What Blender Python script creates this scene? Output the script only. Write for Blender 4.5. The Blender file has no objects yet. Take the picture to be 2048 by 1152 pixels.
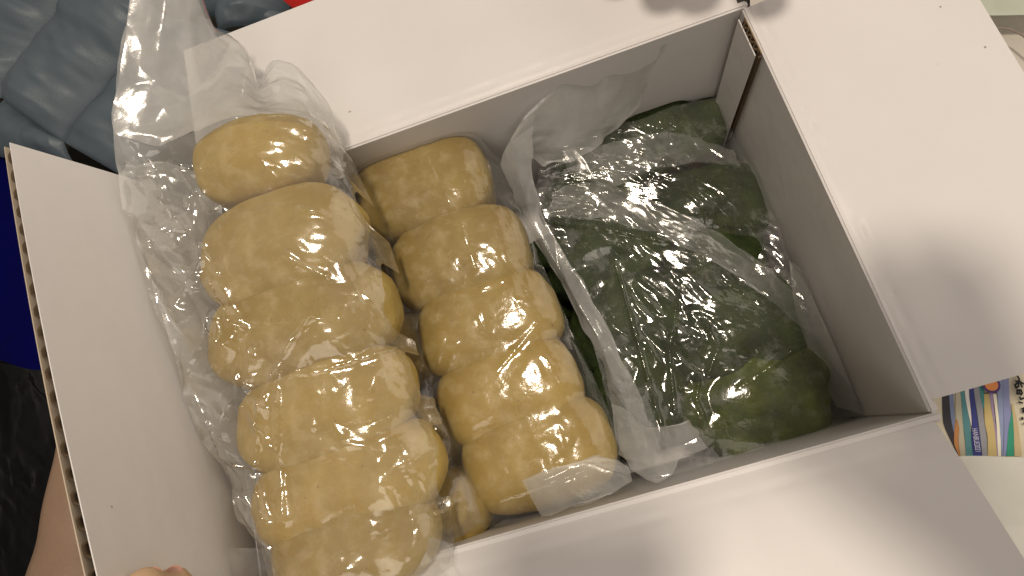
import bpy, bmesh, math
import numpy as np
from mathutils import Vector, Matrix
S = bpy.context.scene
COL = S.collection
# ------------------------------------------------------------------ camera
W, D, H = 0.32, 0.2204, 0.17            # the box: width, depth, rim height above the floor (metres)
cam_loc, cam_rot, cam_lens = ((0.19134, 0.0292, 0.46329), [[0.946524, 0.306026, 0.10218], [-0.269836, 0.924493, -0.26926], [-0.176865, 0.227289, 0.957632]], 21.1534)
cd = bpy.data.cameras.new('camera'); cam = bpy.data.objects.new('camera', cd); COL.objects.link(cam)
cam.matrix_world = Matrix.Translation(cam_loc) @ Matrix(cam_rot).to_4x4()
cd.lens = cam_lens; cd.sensor_width = 36; cd.clip_start = 0.01; cd.clip_end = 50
S.camera = cam
# ------------------------------------------------------------------ world and lamp
wd = bpy.data.worlds.new('World'); S.world = wd; wd.use_nodes = True
bg = wd.node_tree.nodes['Background']; bg.inputs[0].default_value = (1.0, .88, .76, 1); bg.inputs[1].default_value = 0.17
def lamp(name, loc, target, size, power, col):
    l = bpy.data.lights.new(name, 'AREA'); l.shape = 'DISK'; l.size = size; l.energy = power; l.color = col
    o = bpy.data.objects.new(name, l); COL.objects.link(o); o.location = loc
    o.rotation_euler = (Vector(target) - Vector(loc)).to_track_quat('-Z', 'Y').to_euler()
lamp('ceiling_lamp', (0.22, 0.33, 1.95), (.16, .1, .17), 0.20, 17.2, (1.0, .86, .70))
lamp('room_fill', (3.7, 1.7, 2.2), (.05, .1, .2), 6.0, 82, (1.0, .87, .74))  # large soft disk added to brighten the left flap, in place of room bounce
lamp('bounce_fill', (-0.1, -1.35, 1.75), (.16, .1, .17), 1.6, 13, (1.0, .88, .76))  # added fill disk: broad sheen on the film, lighter back wall
S.view_settings.view_transform = 'Standard'; S.view_settings.look = 'None'
S.view_settings.exposure = 0.0; S.view_settings.gamma = 1
cy = S.cycles; cy.use_denoising = True; cy.transparent_max_bounces = 40; cy.max_bounces = 10
cy.sample_clamp_indirect = 4; cy.caustics_reflective = False; cy.caustics_refractive = False

# ------------------------------------------------------------------ materials
def nmat(name):
    m = bpy.data.materials.new(name); m.use_nodes = True
    nt = m.node_tree; return m, nt, nt.nodes['Principled BSDF'], nt.nodes.new, nt.links.new
def noise(nt, scale, detail=4, rough=.55, vec=None):
    n = nt.nodes.new('ShaderNodeTexNoise'); n.inputs['Scale'].default_value = scale
    n.inputs['Detail'].default_value = detail; n.inputs['Roughness'].default_value = rough
    if vec is None:
        g = nt.nodes.new('ShaderNodeTexCoord'); vec = g.outputs['Object']
    nt.links.new(vec, n.inputs['Vector']); return n.outputs['Fac']
def ramp(nt, fac, stops):
    r = nt.nodes.new('ShaderNodeValToRGB'); e = r.color_ramp.elements
    e[0].position, e[0].color = stops[0][0], (*stops[0][1], 1); e[1].position, e[1].color = stops[1][0], (*stops[1][1], 1)
    for p_, c_ in stops[2:]:
        k = e.new(p_); k.color = (*c_, 1)
    nt.links.new(fac, r.inputs[0]); return r.outputs[0]
def mixc(nt, fac, a, b, mode='MIX'):
    m = nt.nodes.new('ShaderNodeMix'); m.data_type = 'RGBA'; m.blend_type = mode
    if isinstance(fac, float): m.inputs[0].default_value = fac
    else: nt.links.new(fac, m.inputs[0])
    for i, s in ((6, a), (7, b)):
        if isinstance(s, tuple): m.inputs[i].default_value = (*s, 1)
        else: nt.links.new(s, m.inputs[i])
    return m.outputs[2]
def bump(nt, h, strength, dist):
    b = nt.nodes.new('ShaderNodeBump'); b.inputs['Strength'].default_value = strength; b.inputs['Distance'].default_value = dist
    nt.links.new(h, b.inputs['Height']); return b.outputs[0]

def m_card():
    m, nt, b, N, L = nmat('white_coated_card')
    n1 = noise(nt, 9, 5); c = ramp(nt, n1, [(.3, (.755, .737, .735)), (.7, (.81, .792, .792))])
    sp = noise(nt, 210, 1); s2 = noise(nt, 13, 1)
    spk = nt.nodes.new('ShaderNodeMath'); spk.operation = 'MULTIPLY'
    f1 = ramp(nt, sp, [(.79, (0, 0, 0)), (.81, (1, 1, 1))]); f2 = ramp(nt, s2, [(.55, (0, 0, 0)), (.6, (1, 1, 1))])
    L(f1, spk.inputs[0]); L(f2, spk.inputs[1])
    c2 = mixc(nt, spk.outputs[0], c, (.35, .31, .28))
    L(c2, b.inputs['Base Color']); b.inputs['Roughness'].default_value = .42; b.inputs['Specular IOR Level'].default_value = .35
    L(bump(nt, noise(nt, 35, 3), .12, .004), b.inputs['Normal']); return m
def m_plain(name, col, rough=.6, spec=.4, var=.12, scale=60, bmp=0.0, bscale=200, sheen=0, sss=0):
    m, nt, b, N, L = nmat(name)
    c = mixc(nt, noise(nt, scale, 4), tuple(x * (1 - var) for x in col), tuple(min(1, x * (1 + var)) for x in col))
    L(c, b.inputs['Base Color']); b.inputs['Roughness'].default_value = rough; b.inputs['Specular IOR Level'].default_value = spec
    if sheen: b.inputs['Sheen Weight'].default_value = sheen
    if sss:
        b.inputs['Subsurface Weight'].default_value = sss; b.inputs['Subsurface Radius'].default_value = (.006, .003, .0015); b.inputs['Subsurface Scale'].default_value = 1
    if bmp: L(bump(nt, noise(nt, bscale, 4), bmp, .002), b.inputs['Normal'])
    return m
def m_bun(name, lo, hi, speck, flour, fl_amt, bs=.35, bsc=160):
    m, nt, b, N, L = nmat(name)
    c = ramp(nt, noise(nt, 38, 6, .6), [(.34, lo), (.66, hi)]); oi_ = N('ShaderNodeObjectInfo'); mr = N('ShaderNodeMapRange'); mr.inputs[3].default_value = .80; mr.inputs[4].default_value = 1.08; L(oi_.outputs['Random'], mr.inputs[0])
    cb = N('ShaderNodeCombineColor'); L(mr.outputs[0], cb.inputs[0]); L(mr.outputs[0], cb.inputs[1]); L(mr.outputs[0], cb.inputs[2]); c = mixc(nt, 1.0, c, cb.outputs[0], 'MULTIPLY')
    sp = ramp(nt, noise(nt, 420, 2), [(.70, (0, 0, 0)), (.76, (1, 1, 1))]); c = mixc(nt, sp, c, speck)
    g = nt.nodes.new('ShaderNodeMath'); g.operation = 'MULTIPLY'; g.inputs[1].default_value = fl_amt
    L(ramp(nt, noise(nt, 90, 8, .7), [(.48, (0, 0, 0)), (.75, (1, 1, 1))]), g.inputs[0])
    c = mixc(nt, g.outputs[0], c, flour)
    L(c, b.inputs['Base Color']); b.inputs['Roughness'].default_value = .62; b.inputs['Specular IOR Level'].default_value = .3
    b.inputs['Subsurface Weight'].default_value = .25; b.inputs['Subsurface Radius'].default_value = (.004, .002, .001); b.inputs['Subsurface Scale'].default_value = 1
    L(bump(nt, noise(nt, bsc, 8, .65), bs, .0016 if bs < .5 else .004), b.inputs['Normal']); return m
def m_film(name, haze, rough=.07, gloss=1.9, tint=(.985, .985, .975), bscale=260, bst=.13, frost=0.):
    m = bpy.data.materials.new(name); m.use_nodes = True; nt = m.node_tree; nt.nodes.clear()
    N, L = nt.nodes.new, nt.links.new
    out = N('ShaderNodeOutputMaterial'); tr = N('ShaderNodeBsdfTransparent'); gl = N('ShaderNodeBsdfAnisotropic')
    df = N('ShaderNodeBsdfDiffuse'); tl = N('ShaderNodeBsdfTranslucent'); fr = N('ShaderNodeFresnel'); geo = N('ShaderNodeNewGeometry')
    tr.inputs[0].default_value = (*tint, 1); gl.inputs['Roughness'].default_value = rough
    gl.inputs[0].default_value = (1, 1, 1, 1)
    df.inputs[0].default_value = (.86, .87, .86, 1); tl.inputs[0].default_value = (.86, .87, .86, 1)
    io = N('ShaderNodeMix'); io.data_type = 'FLOAT'; io.inputs[2].default_value = 1.5; io.inputs[3].default_value = 1 / 1.5
    L(geo.outputs['Backfacing'], io.inputs[0]); L(io.outputs[0], fr.inputs['IOR'])
    nb = bump(nt, noise(nt, bscale, 3), bst, .0012); L(nb, gl.inputs['Normal'])
    k = N('ShaderNodeMath'); k.operation = 'MULTIPLY'; k.use_clamp = True; k.inputs[1].default_value = gloss; L(fr.outputs[0], k.inputs[0])
    hz = N('ShaderNodeMixShader'); hz.inputs[0].default_value = .5; L(df.outputs[0], hz.inputs[1]); L(tl.outputs[0], hz.inputs[2])
    hf = ramp(nt, noise(nt, 28, 4), [(.3, (haze * .6,) * 3), (.7, (min(1, haze * 1.4),) * 3)])
    if frost:
        fz = ramp(nt, noise(nt, 75, 7, .7), [(.52, (0, 0, 0)), (.66, (frost,) * 3)]); ad = N('ShaderNodeMath'); ad.operation = 'ADD'; ad.use_clamp = True
        L(hf, ad.inputs[0]); L(fz, ad.inputs[1]); hf = ad.outputs[0]
    a = N('ShaderNodeMixShader'); L(hf, a.inputs[0]); L(tr.outputs[0], a.inputs[1]); L(hz.outputs[0], a.inputs[2])
    b = N('ShaderNodeMixShader'); L(k.outputs[0], b.inputs[0]); L(a.outputs[0], b.inputs[1]); L(gl.outputs[0], b.inputs[2])
    L(b.outputs[0], out.inputs[0]); return m
CARD = m_card()
KRAFT = m_plain('kraft_paper', (.33, .25, .16), .85, .15, .25, 120, .2)
KRAFTD = m_plain('dark_kraft', (.10, .070, .042), .85, .15, .3, 150)
KRAFTL = m_plain('pale_kraft_liner', (.52, .44, .34), .8, .2, .15, 120)
BUN = m_bun('pale_yellow_dough', (.365, .246, .055), (.50, .366, .108), (.26, .16, .06), (.72, .60, .38), .45)
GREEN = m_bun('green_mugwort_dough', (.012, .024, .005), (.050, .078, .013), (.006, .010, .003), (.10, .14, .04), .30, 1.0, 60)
GREEN2 = m_bun('bright_green_dough', (.036, .056, .007), (.165, .210, .022), (.012, .022, .005), (.20, .24, .07), .35, .9, 60)
FILM = m_film('clear_bag_film', .125, .13, 2.0)
FILMM = m_film('taut_bag_film', .055, .13, 1.7)
FILMG = m_film('clear_bag_film_on_green', .05, .11, 1.8, frost=.22)
LOOSE = m_film('loose_bag_film', .50, .19, 1.6)
HEM = m_film('film_hem', .15, .22, 1.5)
SIDE = m_film('crumpled_bag_side', .38, .14, 2.8)
LOOSE2 = m_film('folded_bag_film', .40, .15, 1.5)
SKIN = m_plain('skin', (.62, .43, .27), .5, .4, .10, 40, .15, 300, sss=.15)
SKIN2 = m_plain('shaded_skin', (.28, .185, .125), .55, .35, .12, 40, .2, 300, sss=.1)  # copy of the skin for the leg, shade put into its colour
NAIL = m_plain('finger_nail', (.60, .33, .24), .35, .5, .05)
JACKET = m_plain('grey_blue_quilted_nylon', (.086, .115, .140), .45, .45, .12, 30, .15, 700)
ROYAL = m_plain('royal_blue_cloth', (.0008, .0010, .060), .9, .06, .25, 300, .3, 900)
BLACKP = m_plain('black_plastic', (.002, .002, .0024), .11, .25, .2, 60, .15, 60)
REDP = m_plain('red_packet_plastic', (.45, .012, .01), .25, .5, .2, 40)
PALEC = m_plain('pale_cream_cloth', (.66, .62, .56), .9, .2, .06, 40, .2, 300)
WHITEP = m_plain('milky_plastic_bag', (.62, .63, .58), .35, .5, .08, 30, .1, 90)
MINT = m_plain('pale_mint_plastic', (.50, .55, .45), .2, .5, .1, 20)
INK = m_plain('black_ink', (.012, .012, .014), .6, .3, .1)
FLOORM = m_plain('dark_floor', (.05, .045, .035), .7, .3, .2, 20)

# ------------------------------------------------------------------ helpers
def tag(o, label, cat, group=None, kind=None):
    if label: o['label'] = label
    if cat: o['category'] = cat
    if group: o['group'] = group
    if kind: o['kind'] = kind
    return o
def empty(name, loc, label, cat, group=None):
    o = bpy.data.objects.new(name, None); COL.objects.link(o); o.location = loc; o.empty_display_size = .02
    return tag(o, label, cat, group)
def link(name, me, mat, parent=None, smooth=True):
    o = bpy.data.objects.new(name, me); COL.objects.link(o)
    for m in (mat if isinstance(mat, (list, tuple)) else [mat]): me.materials.append(m)
    if smooth: me.polygons.foreach_set('use_smooth', [True] * len(me.polygons))
    if parent:
        o.parent = parent; o.matrix_parent_inverse = Matrix.Translation(-Vector(parent.location) if parent.parent is None else (0, 0, 0))
        if parent.parent is not None: o.matrix_parent_inverse = (parent.parent.matrix_basis @ parent.matrix_parent_inverse @ parent.matrix_basis).inverted() if False else Matrix.Identity(4)
    return o
def me_from(v, f, name='m'):
    me = bpy.data.meshes.new(name); me.from_pydata([tuple(map(float, p)) for p in v], [], f); me.update(); return me
def grid_mesh(Pg, name='sheet'):
    nu, nv = Pg.shape[:2]; me = bpy.data.meshes.new(name)
    idx = np.arange(nu * nv).reshape(nu, nv)
    q = np.stack([idx[:-1, :-1], idx[1:, :-1], idx[1:, 1:], idx[:-1, 1:]], -1).reshape(-1, 4)
    me.vertices.add(nu * nv); me.vertices.foreach_set('co', Pg.reshape(-1).astype(np.float32))
    me.loops.add(len(q) * 4); me.loops.foreach_set('vertex_index', q.reshape(-1).astype(np.int32))
    me.polygons.add(len(q)); me.polygons.foreach_set('loop_start', (np.arange(len(q)) * 4).astype(np.int32))
    me.update(calc_edges=True); return me
_T = {}
def table(seed):
    if seed not in _T: _T[seed] = np.random.RandomState(seed).rand(128, 128) * 2 - 1
    return _T[seed]
def snoise(x, y, seed):
    t = table(seed); i = np.floor(x).astype(int); j = np.floor(y).astype(int); fx = x - i; fy = y - j
    fx = fx * fx * (3 - 2 * fx); fy = fy * fy * (3 - 2 * fy); g = lambda a, b: t[a % 128, b % 128]
    return (g(i, j) * (1 - fx) + g(i + 1, j) * fx) * (1 - fy) + (g(i, j + 1) * (1 - fx) + g(i + 1, j + 1) * fx) * fy
def tnoise(x, y, seed):                      # piecewise planar: flat facets that meet in sharp creases
    t = table(seed); i = np.floor(x).astype(int); j = np.floor(y).astype(int); fx = x - i; fy = y - j
    g = lambda a, b: t[a % 128, b % 128]
    lo = g(i, j) + fx * (g(i + 1, j) - g(i, j)) + fy * (g(i, j + 1) - g(i, j))
    hi = g(i + 1, j + 1) + (1 - fx) * (g(i, j + 1) - g(i + 1, j + 1)) + (1 - fy) * (g(i + 1, j) - g(i + 1, j + 1))
    return np.where(fx + fy < 1, lo, hi)
def crease(x, y, cell, seed, ang=0., ratio=1., warp=.45):
    c, s = math.cos(ang), math.sin(ang); u = (c * x + s * y) / (cell * ratio); v = (-s * x + c * y) / cell
    wu = snoise(u * .8 + 7.3, v * .8 + 1.7, seed + 50) * warp; wv = snoise(u * .8 + 3.1, v * .8 + 9.2, seed + 51) * warp
    return tnoise(u + wu + 40, v + wv + 40, seed)
def crumple(x, y, layers, seed):
    z = 0 * x
    for k, (cell, amp, ang, ratio) in enumerate(layers):
        gate = np.clip(.55 + .9 * snoise(x / (cell * 3.1) + 11 * k, y / (cell * 3.1) + 5, seed + 200 + k), .05, 1.3)
        z = z + amp * crease(x, y, cell, seed + 3 * k, math.radians(ang) + .6 * k * (ratio == 1), ratio) * gate
    return z
def resample(pts, n):
    pts = np.array(pts, float); m = len(pts)
    d = np.r_[0, np.cumsum(np.linalg.norm(np.diff(pts, axis=0), axis=1))]; t = np.linspace(0, d[-1], n)
    if m == 2: return np.stack([np.interp(t, d, pts[:, k]) for k in range(3)], 1)
    tan = np.gradient(pts, d, axis=0); i = np.clip(np.searchsorted(d, t, 'right') - 1, 0, m - 2)
    h = (d[i + 1] - d[i])[:, None]; s = ((t - d[i])[:, None]) / h
    tan = tan * .75
    return ((2 * s**3 - 3 * s**2 + 1) * pts[i] + (s**3 - 2 * s**2 + s) * h * tan[i] + (-2 * s**3 + 3 * s**2) * pts[i + 1] + (s**3 - s**2) * h * tan[i + 1])
def coons(top, right, bottom, left, nu, nv):         # top: left to right; right/left: top to bottom; bottom: left to right
    T_, B_ = resample(top, nu), resample(bottom, nu); L_, R_ = resample(left, nv), resample(right, nv)
    u = np.linspace(0, 1, nu)[:, None, None]; v = np.linspace(0, 1, nv)[None, :, None]
    A = (1 - v) * T_[:, None] + v * B_[:, None]; Bq = (1 - u) * L_[None] + u * R_[None]
    C = (1 - u) * (1 - v) * T_[0] + u * (1 - v) * T_[-1] + (1 - u) * v * B_[0] + u * v * B_[-1]
    return A + Bq - C
BUNS = {}
def bun_top(spec, x, y, n=2.5):
    cx, cy_, cz, ra, rb, ang, tilt = spec[:7]; rc = spec[7]
    c, s = math.cos(ang), math.sin(ang); a = (c * (x - cx) + s * (y - cy_)); b = -s * (x - cx) + c * (y - cy_)
    r = 1 - (np.abs(a) / (ra * math.cos(tilt)))**n - (np.abs(b) / rb)**n
    return np.where(r > 0, cz + a * math.tan(tilt) + rc * np.clip(r, 0, 1)**(1 / n), -9.)
def bunn(name, spec, rc, mat, label, group, seed, n=2.5, lump=.05):
    spec = tuple(spec) + (rc,); cx, cy_, cz, ra, rb, ang, tilt, rc = spec
    nu, nv = 56, 40
    u = np.linspace(0, 2 * np.pi, nu, endpoint=False)[:, None]; v = np.linspace(0, np.pi, nv)[None, :]
    dx = np.cos(v) + 0 * u; dy = np.sin(v) * np.cos(u); dz = np.sin(v) * np.sin(u)
    r = ((np.abs(dx) / ra)**n + (np.abs(dy) / rb)**n + (np.abs(dz) / rc)**n)**(-1 / n)
    X = np.stack([dx * r, dy * r, dz * r], -1)
    nz = snoise(X[..., 0] / .022 + seed, X[..., 1] / .016 + X[..., 2] / .02 + 3, seed) * lump + .02 * snoise(X[..., 0] / .007, (X[..., 1] - X[..., 2]) / .007 + 8, seed + 1)
    X = X * (1 + nz - lump * .6)[..., None]
    me = bpy.data.meshes.new(name); V = X.reshape(-1, 3); F_ = []
    for i in range(nu):
        for j in range(nv - 1):
            a, b, c, d = i * nv + j, ((i + 1) % nu) * nv + j, ((i + 1) % nu) * nv + j + 1, i * nv + j + 1
            F_.append((a, d, c, b))
    bm = bmesh.new(); vs = [bm.verts.new(p) for p in V]
    for f in F_: bm.faces.new([vs[k] for k in f])
    bmesh.ops.remove_doubles(bm, verts=bm.verts, dist=1e-5); bmesh.ops.recalc_face_normals(bm, faces=bm.faces); bm.to_mesh(me); bm.free()
    o = link(name, me, mat); o.location = (cx, cy_, cz); o.rotation_euler = (0, -tilt, ang)
    tag(o, label, 'bun', group); BUNS.setdefault(group, []).append((spec[:3] + (ra * 1.06, rb * 1.07) + spec[5:7] + (rc * (1 + lump * .5),), n)); return o
def normals(G):
    du = np.gradient(G, axis=0); dv = np.gradient(G, axis=1); n = np.cross(du, dv); n /= np.linalg.norm(n, axis=-1, keepdims=True) + 1e-12
    return n * np.where(n[..., 2:].mean() < 0, -1, 1)
def drape(G, groups, iters=160, gap=.0011, hug=.0):
    """obstacle problem: the sheet's height sinks like a stretched membrane but never under the buns"""
    x, y, z = G[..., 0], G[..., 1], G[..., 2].copy(); ob = np.full(x.shape, -9.)
    for g in groups:
        for sp, n in BUNS.get(g, []): ob = np.maximum(ob, bun_top(sp, x, y, n))
    ob = ob + gap
    def relax(z, ob, it):
        for _ in range(it):
            z[1:-1, 1:-1] = .25 * (z[:-2, 1:-1] + z[2:, 1:-1] + z[1:-1, :-2] + z[1:-1, 2:]) - hug
            np.maximum(z[1:-1, 1:-1], ob[1:-1, 1:-1], out=z[1:-1, 1:-1])
        return z
    for st in (8, 4, 2, 1):
        zi = z[::st, ::st].copy(); zi = relax(zi, ob[::st, ::st], iters)
        if st > 1:
            iu = np.minimum(np.arange(z.shape[0]) / st, zi.shape[0] - 1.001); iv = np.minimum(np.arange(z.shape[1]) / st, zi.shape[1] - 1.001)
            a, b = iu.astype(int), iv.astype(int); fu, fv = (iu - a)[:, None], (iv - b)[None]
            zz = (zi[a][:, b] * (1 - fu) + zi[a + 1][:, b] * fu) * (1 - fv) + (zi[a][:, b + 1] * (1 - fu) + zi[a + 1][:, b + 1] * fu) * fv
            z[1:-1, 1:-1] = zz[1:-1, 1:-1]
        else: z = zi
    G = G.copy(); G[..., 2] = z; return G, ob
def sheet(name, top, right, bottom, left, cell, layers, mat, parent, seed, groups=None, hug=0., edge=.25, iters=160, jag=0., ridges=(), lift=.0, boost=0.):
    ln = lambda q: np.linalg.norm(np.diff(np.array(q, float), axis=0), axis=1).sum()
    nu = int(max(ln(top), ln(bottom)) / cell) + 2; nv = int(max(ln(left), ln(right)) / cell) + 2
    nu = (nu // 8) * 8 + 1; nv = (nv // 8) * 8 + 1
    G = coons(top, right, bottom, left, nu, nv); ob = None
    if groups is not None: G, ob = drape(G, groups, iters, hug=hug)
    n = normals(G)
    # arc-length style coordinates so creases are not stretched on steep parts
    uu = np.linspace(0, 1, nu)[:, None] * max(ln(top), ln(bottom)) + 0 * G[..., 0]; vv = np.linspace(0, 1, nv)[None] * max(ln(left), ln(right)) + 0 * G[..., 0]
    c = crumple(uu, vv, layers, seed)
    c = c * (1 + boost * np.exp(-np.linspace(0, 1, nu) / .22))[:, None]
    for pts, wdt, hgt in ridges:
        pts = np.array(pts)[:, :2]; dm = np.full(c.shape, 9.)
        for a, b in zip(pts[:-1], pts[1:]):
            d = b - a; tt = np.clip(((G[..., 0] - a[0]) * d[0] + (G[..., 1] - a[1]) * d[1]) / (d @ d), 0, 1)
            dm = np.minimum(dm, np.hypot(G[..., 0] - a[0] - tt * d[0], G[..., 1] - a[1] - tt * d[1]))
        dm = dm * (1 + .5 * snoise(uu / .012, vv / .012, seed + 90))
        c = c + hgt * np.exp(-dm / wdt) * (1 + .4 * snoise(uu / .006, vv / .006, seed + 91))
    c = c + lift
    eu = np.minimum(np.linspace(0, 1, nu), np.linspace(1, 0, nu))[:, None]; ev = np.minimum(np.linspace(0, 1, nv), np.linspace(1, 0, nv))[None]
    G = G + n * (c * np.clip(edge + np.minimum(eu, ev) * 12, 0, 1))[..., None]
    if jag:
        j = jag * crease(uu, vv, .012, seed + 77); e2 = np.clip(1 - np.minimum(eu, ev) * 14, 0, 1)
        G[..., 0] += j * e2; G[..., 1] += jag * crease(uu, vv, .010, seed + 78) * e2
    if ob is not None: G[..., 2] = np.maximum(G[..., 2], ob + .15 * np.abs(c)[...])
    return link(name, grid_mesh(G, name), mat, parent)
def slab(corners, t, bevel=.0006):
    """corners: four points (top face, counter-clockwise); extruded t downward along the face normal"""
    c = [Vector(p) for p in corners]; n = (c[1] - c[0]).cross(c[3] - c[0]).normalized()
    bm = bmesh.new(); a = [bm.verts.new(p) for p in c]; b = [bm.verts.new(p - n * t) for p in c]
    bm.faces.new(a); bm.faces.new(b[::-1])
    for i in range(4): bm.faces.new((a[i], b[i], b[(i + 1) % 4], a[(i + 1) % 4]))
    bmesh.ops.recalc_face_normals(bm, faces=bm.faces)
    if bevel: bmesh.ops.bevel(bm, geom=list(bm.edges), offset=bevel, segments=2, affect='EDGES')
    me = bpy.data.meshes.new('slab'); bm.to_mesh(me); bm.free(); return me
def tube(pts, r, k=8, cap=True):
    pts = [Vector(p) for p in pts]; rr = r if isinstance(r, (list, tuple)) else [r] * len(pts)
    V, F_ = [], []; up = Vector((0, 0, 1))
    for i, p in enumerate(pts):
        d = (pts[min(i + 1, len(pts) - 1)] - pts[max(i - 1, 0)]).normalized(); s = d.cross(up)
        s = s.normalized() if s.length > 1e-6 else Vector((1, 0, 0)); w = s.cross(d)
        for j in range(k): a = 2 * math.pi * j / k; V.append(p + (s * math.cos(a) + w * math.sin(a)) * rr[i])
    for i in range(len(pts) - 1):
        for j in range(k): F_.append((i * k + j, i * k + (j + 1) % k, (i + 1) * k + (j + 1) % k, (i + 1) * k + j))
    if cap: F_.append(tuple(range(k))[::-1]); F_.append(tuple((len(pts) - 1) * k + j for j in range(k)))
    return me_from(V, F_)
def skinned(name, nodes, edges, mat, parent, sub=2):
    me = bpy.data.meshes.new(name); me.from_pydata([n[0] for n in nodes], edges, []); o = bpy.data.objects.new(name, me); COL.objects.link(o)
    sk = o.modifiers.new('skin', 'SKIN'); lay = me.skin_vertices[0] if me.skin_vertices else None
    if lay is None:
        bm = bmesh.new(); bm.from_mesh(me); bm.verts.layers.skin.verify(); bm.to_mesh(me); bm.free(); lay = me.skin_vertices[0]
    for i, n in enumerate(nodes):
        r = n[1] if isinstance(n[1], (tuple, list)) else (n[1], n[1]); lay.data[i].radius = r; lay.data[i].use_root = i == 0
    ss = o.modifiers.new('sub', 'SUBSURF'); ss.levels = ss.render_levels = sub
    dg = bpy.context.evaluated_depsgraph_get(); dg.update(); ev = o.evaluated_get(dg)
    m2 = bpy.data.meshes.new_from_object(ev); bpy.data.objects.remove(o)
    return link(name, m2, mat, parent)

# ------------------------------------------------------------------ floor
tag(link('floor', me_from([(-2, -2, 0), (2, -2, 0), (2, 2, 0), (-2, 2, 0)], [(0, 1, 2, 3)]), FLOORM), None, None, kind='structure')

# ------------------------------------------------------------------ the cardboard box
box = empty('cardboard_box', (W / 2, D / 2, 0), 'open white cardboard box with four spread flaps holding the bags of buns', 'box')
t = .004
link('base', slab([(0, 0, .006), (W, 0, .006), (W, D, .006), (0, D, .006)], t), CARD, box, False)
zt = H - .0012
def wall(a, b, n):                     # inner face from a to b, thickness outward along n
    a, b, n = Vector(a), Vector(b), Vector(n); up = Vector((0, 0, zt - .002))
    link('wall', slab([a, b, b + up, a + up], t, .0010), CARD, box, False)
wall((0, 0, .002), (0, D, .002), (-1, 0, 0)) ; wall((W, D, .002), (W, 0, .002), (1, 0, 0))
wall((-t, D, .002), (W + t, D, .002), (0, 1, 0)); wall((W + t, 0, .002), (-t, 0, .002), (0, -1, 0))
def flap_sheet(fn, nu, nv, t, bend=None):     # fn(s,t)-> point for s along hinge, t out from hinge; closed slab of thickness t
    s = np.linspace(0, 1, nu); q = np.linspace(0, 1, nv); G = np.array([[fn(a, b) for b in q] for a in s])
    n = normals(G)
    Bt = G - n * t; V = np.concatenate([G.reshape(-1, 3), Bt.reshape(-1, 3)]); o = nu * nv; F_ = []
    I = lambda i, j: i * nv + j
    for i in range(nu - 1):
        for j in range(nv - 1):
            F_.append((I(i, j), I(i + 1, j), I(i + 1, j + 1), I(i, j + 1))); F_.append((o + I(i, j), o + I(i, j + 1), o + I(i + 1, j + 1), o + I(i + 1, j)))
    for i in range(nu - 1):
        F_.append((I(i, 0), o + I(i, 0), o + I(i + 1, 0), I(i + 1, 0))); F_.append((I(i, nv - 1), I(i + 1, nv - 1), o + I(i + 1, nv - 1), o + I(i, nv - 1)))
    for j in range(nv - 1):
        F_.append((I(0, j), I(0, j + 1), o + I(0, j + 1), o + I(0, j))); F_.append((I(nu - 1, j), o + I(nu - 1, j), o + I(nu - 1, j + 1), I(nu - 1, j + 1)))
    me = me_from(V, F_)
    bm = bmesh.new(); bm.from_mesh(me); bmesh.ops.recalc_face_normals(bm, faces=bm.faces); bm.to_mesh(me); bm.free(); me.set_sharp_from_angle(angle=.6); return me
def kraft_edges(me, kraft_idx_fn):
    pass
def flat_flap(origin, along, out, L, ang, sag=.0, inset=(0, 0), wob=.0015, seed=1, rd=(.0022, .004)):
    origin, along, out = Vector(origin), Vector(along), Vector(out); ln = along.length; al = along / ln; up = Vector((0, 0, 1)); an = math.radians(ang)
    def fn(s, q):
        a = inset[0] + (ln - inset[0] - inset[1]) * s
        r = q * L; rc = .006                                     # rounded score line, then the flat panel
        lift = r * math.sin(an); o_ = r * math.cos(an)
        z = lift - rd[0] * math.exp(-r / rd[1]) - sag * q * q - .0007 * math.exp(-((r - rd[1] * 1.8) / .0012)**2) * (.6 + .8 * float(snoise(np.array(a / .006), np.array(.5), 33 + seed))) + wob * float(snoise(np.array(a / .09 + seed), np.array(r / .07), 40 + seed)) * min(1, q * 3)
        return origin + al * a + out * o_ + up * z
    return flap_sheet(fn, 120, 60, .0032)
for nm, args in (('right', ((W, 0, H), (0, D, 0), (1, 0, 0), .105, -1, .0, (.0055, .001), .0012, 1)),
                 ('back', ((0, D, H), (W, 0, 0), (0, 1, 0), .1075, -1, .0, (.001, .001), .0012, 2)),
                 ('front', ((0, 0, H), (W, 0, 0), (0, -1, 0), .108, 17, .0, (.001, .0), .0012, 3, (.0042, .0065)))):
    me = flat_flap(*args); o = link('flap', me, [CARD, KRAFT], box, True)
    n0 = None
    for pl in me.polygons:
        if abs(pl.normal.z) < .3: pl.material_index = 1; pl.use_smooth = False
def left_pt(tt, s, off=0.):
    th = math.radians(97 + (74 - 97) * tt); L = .10 - .004 * tt
    bowl = .0025 * math.sin(math.pi * min(s, 1)) 
    return Vector((-math.cos(th) * L * s - math.sin(th) * off + bowl * 0, tt * D, H + math.sin(th) * L * s - math.cos(th) * off))
th_ = .0042
lf = flap_sheet(lambda s, q: left_pt(s, q, 0), 40, 24, .0005); o = link('flap', lf, CARD, box)
lf2 = flap_sheet(lambda s, q: left_pt(s, q, th_), 40, 24, .0005); lo = link('outer_liner', lf2, KRAFTL, box)
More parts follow.
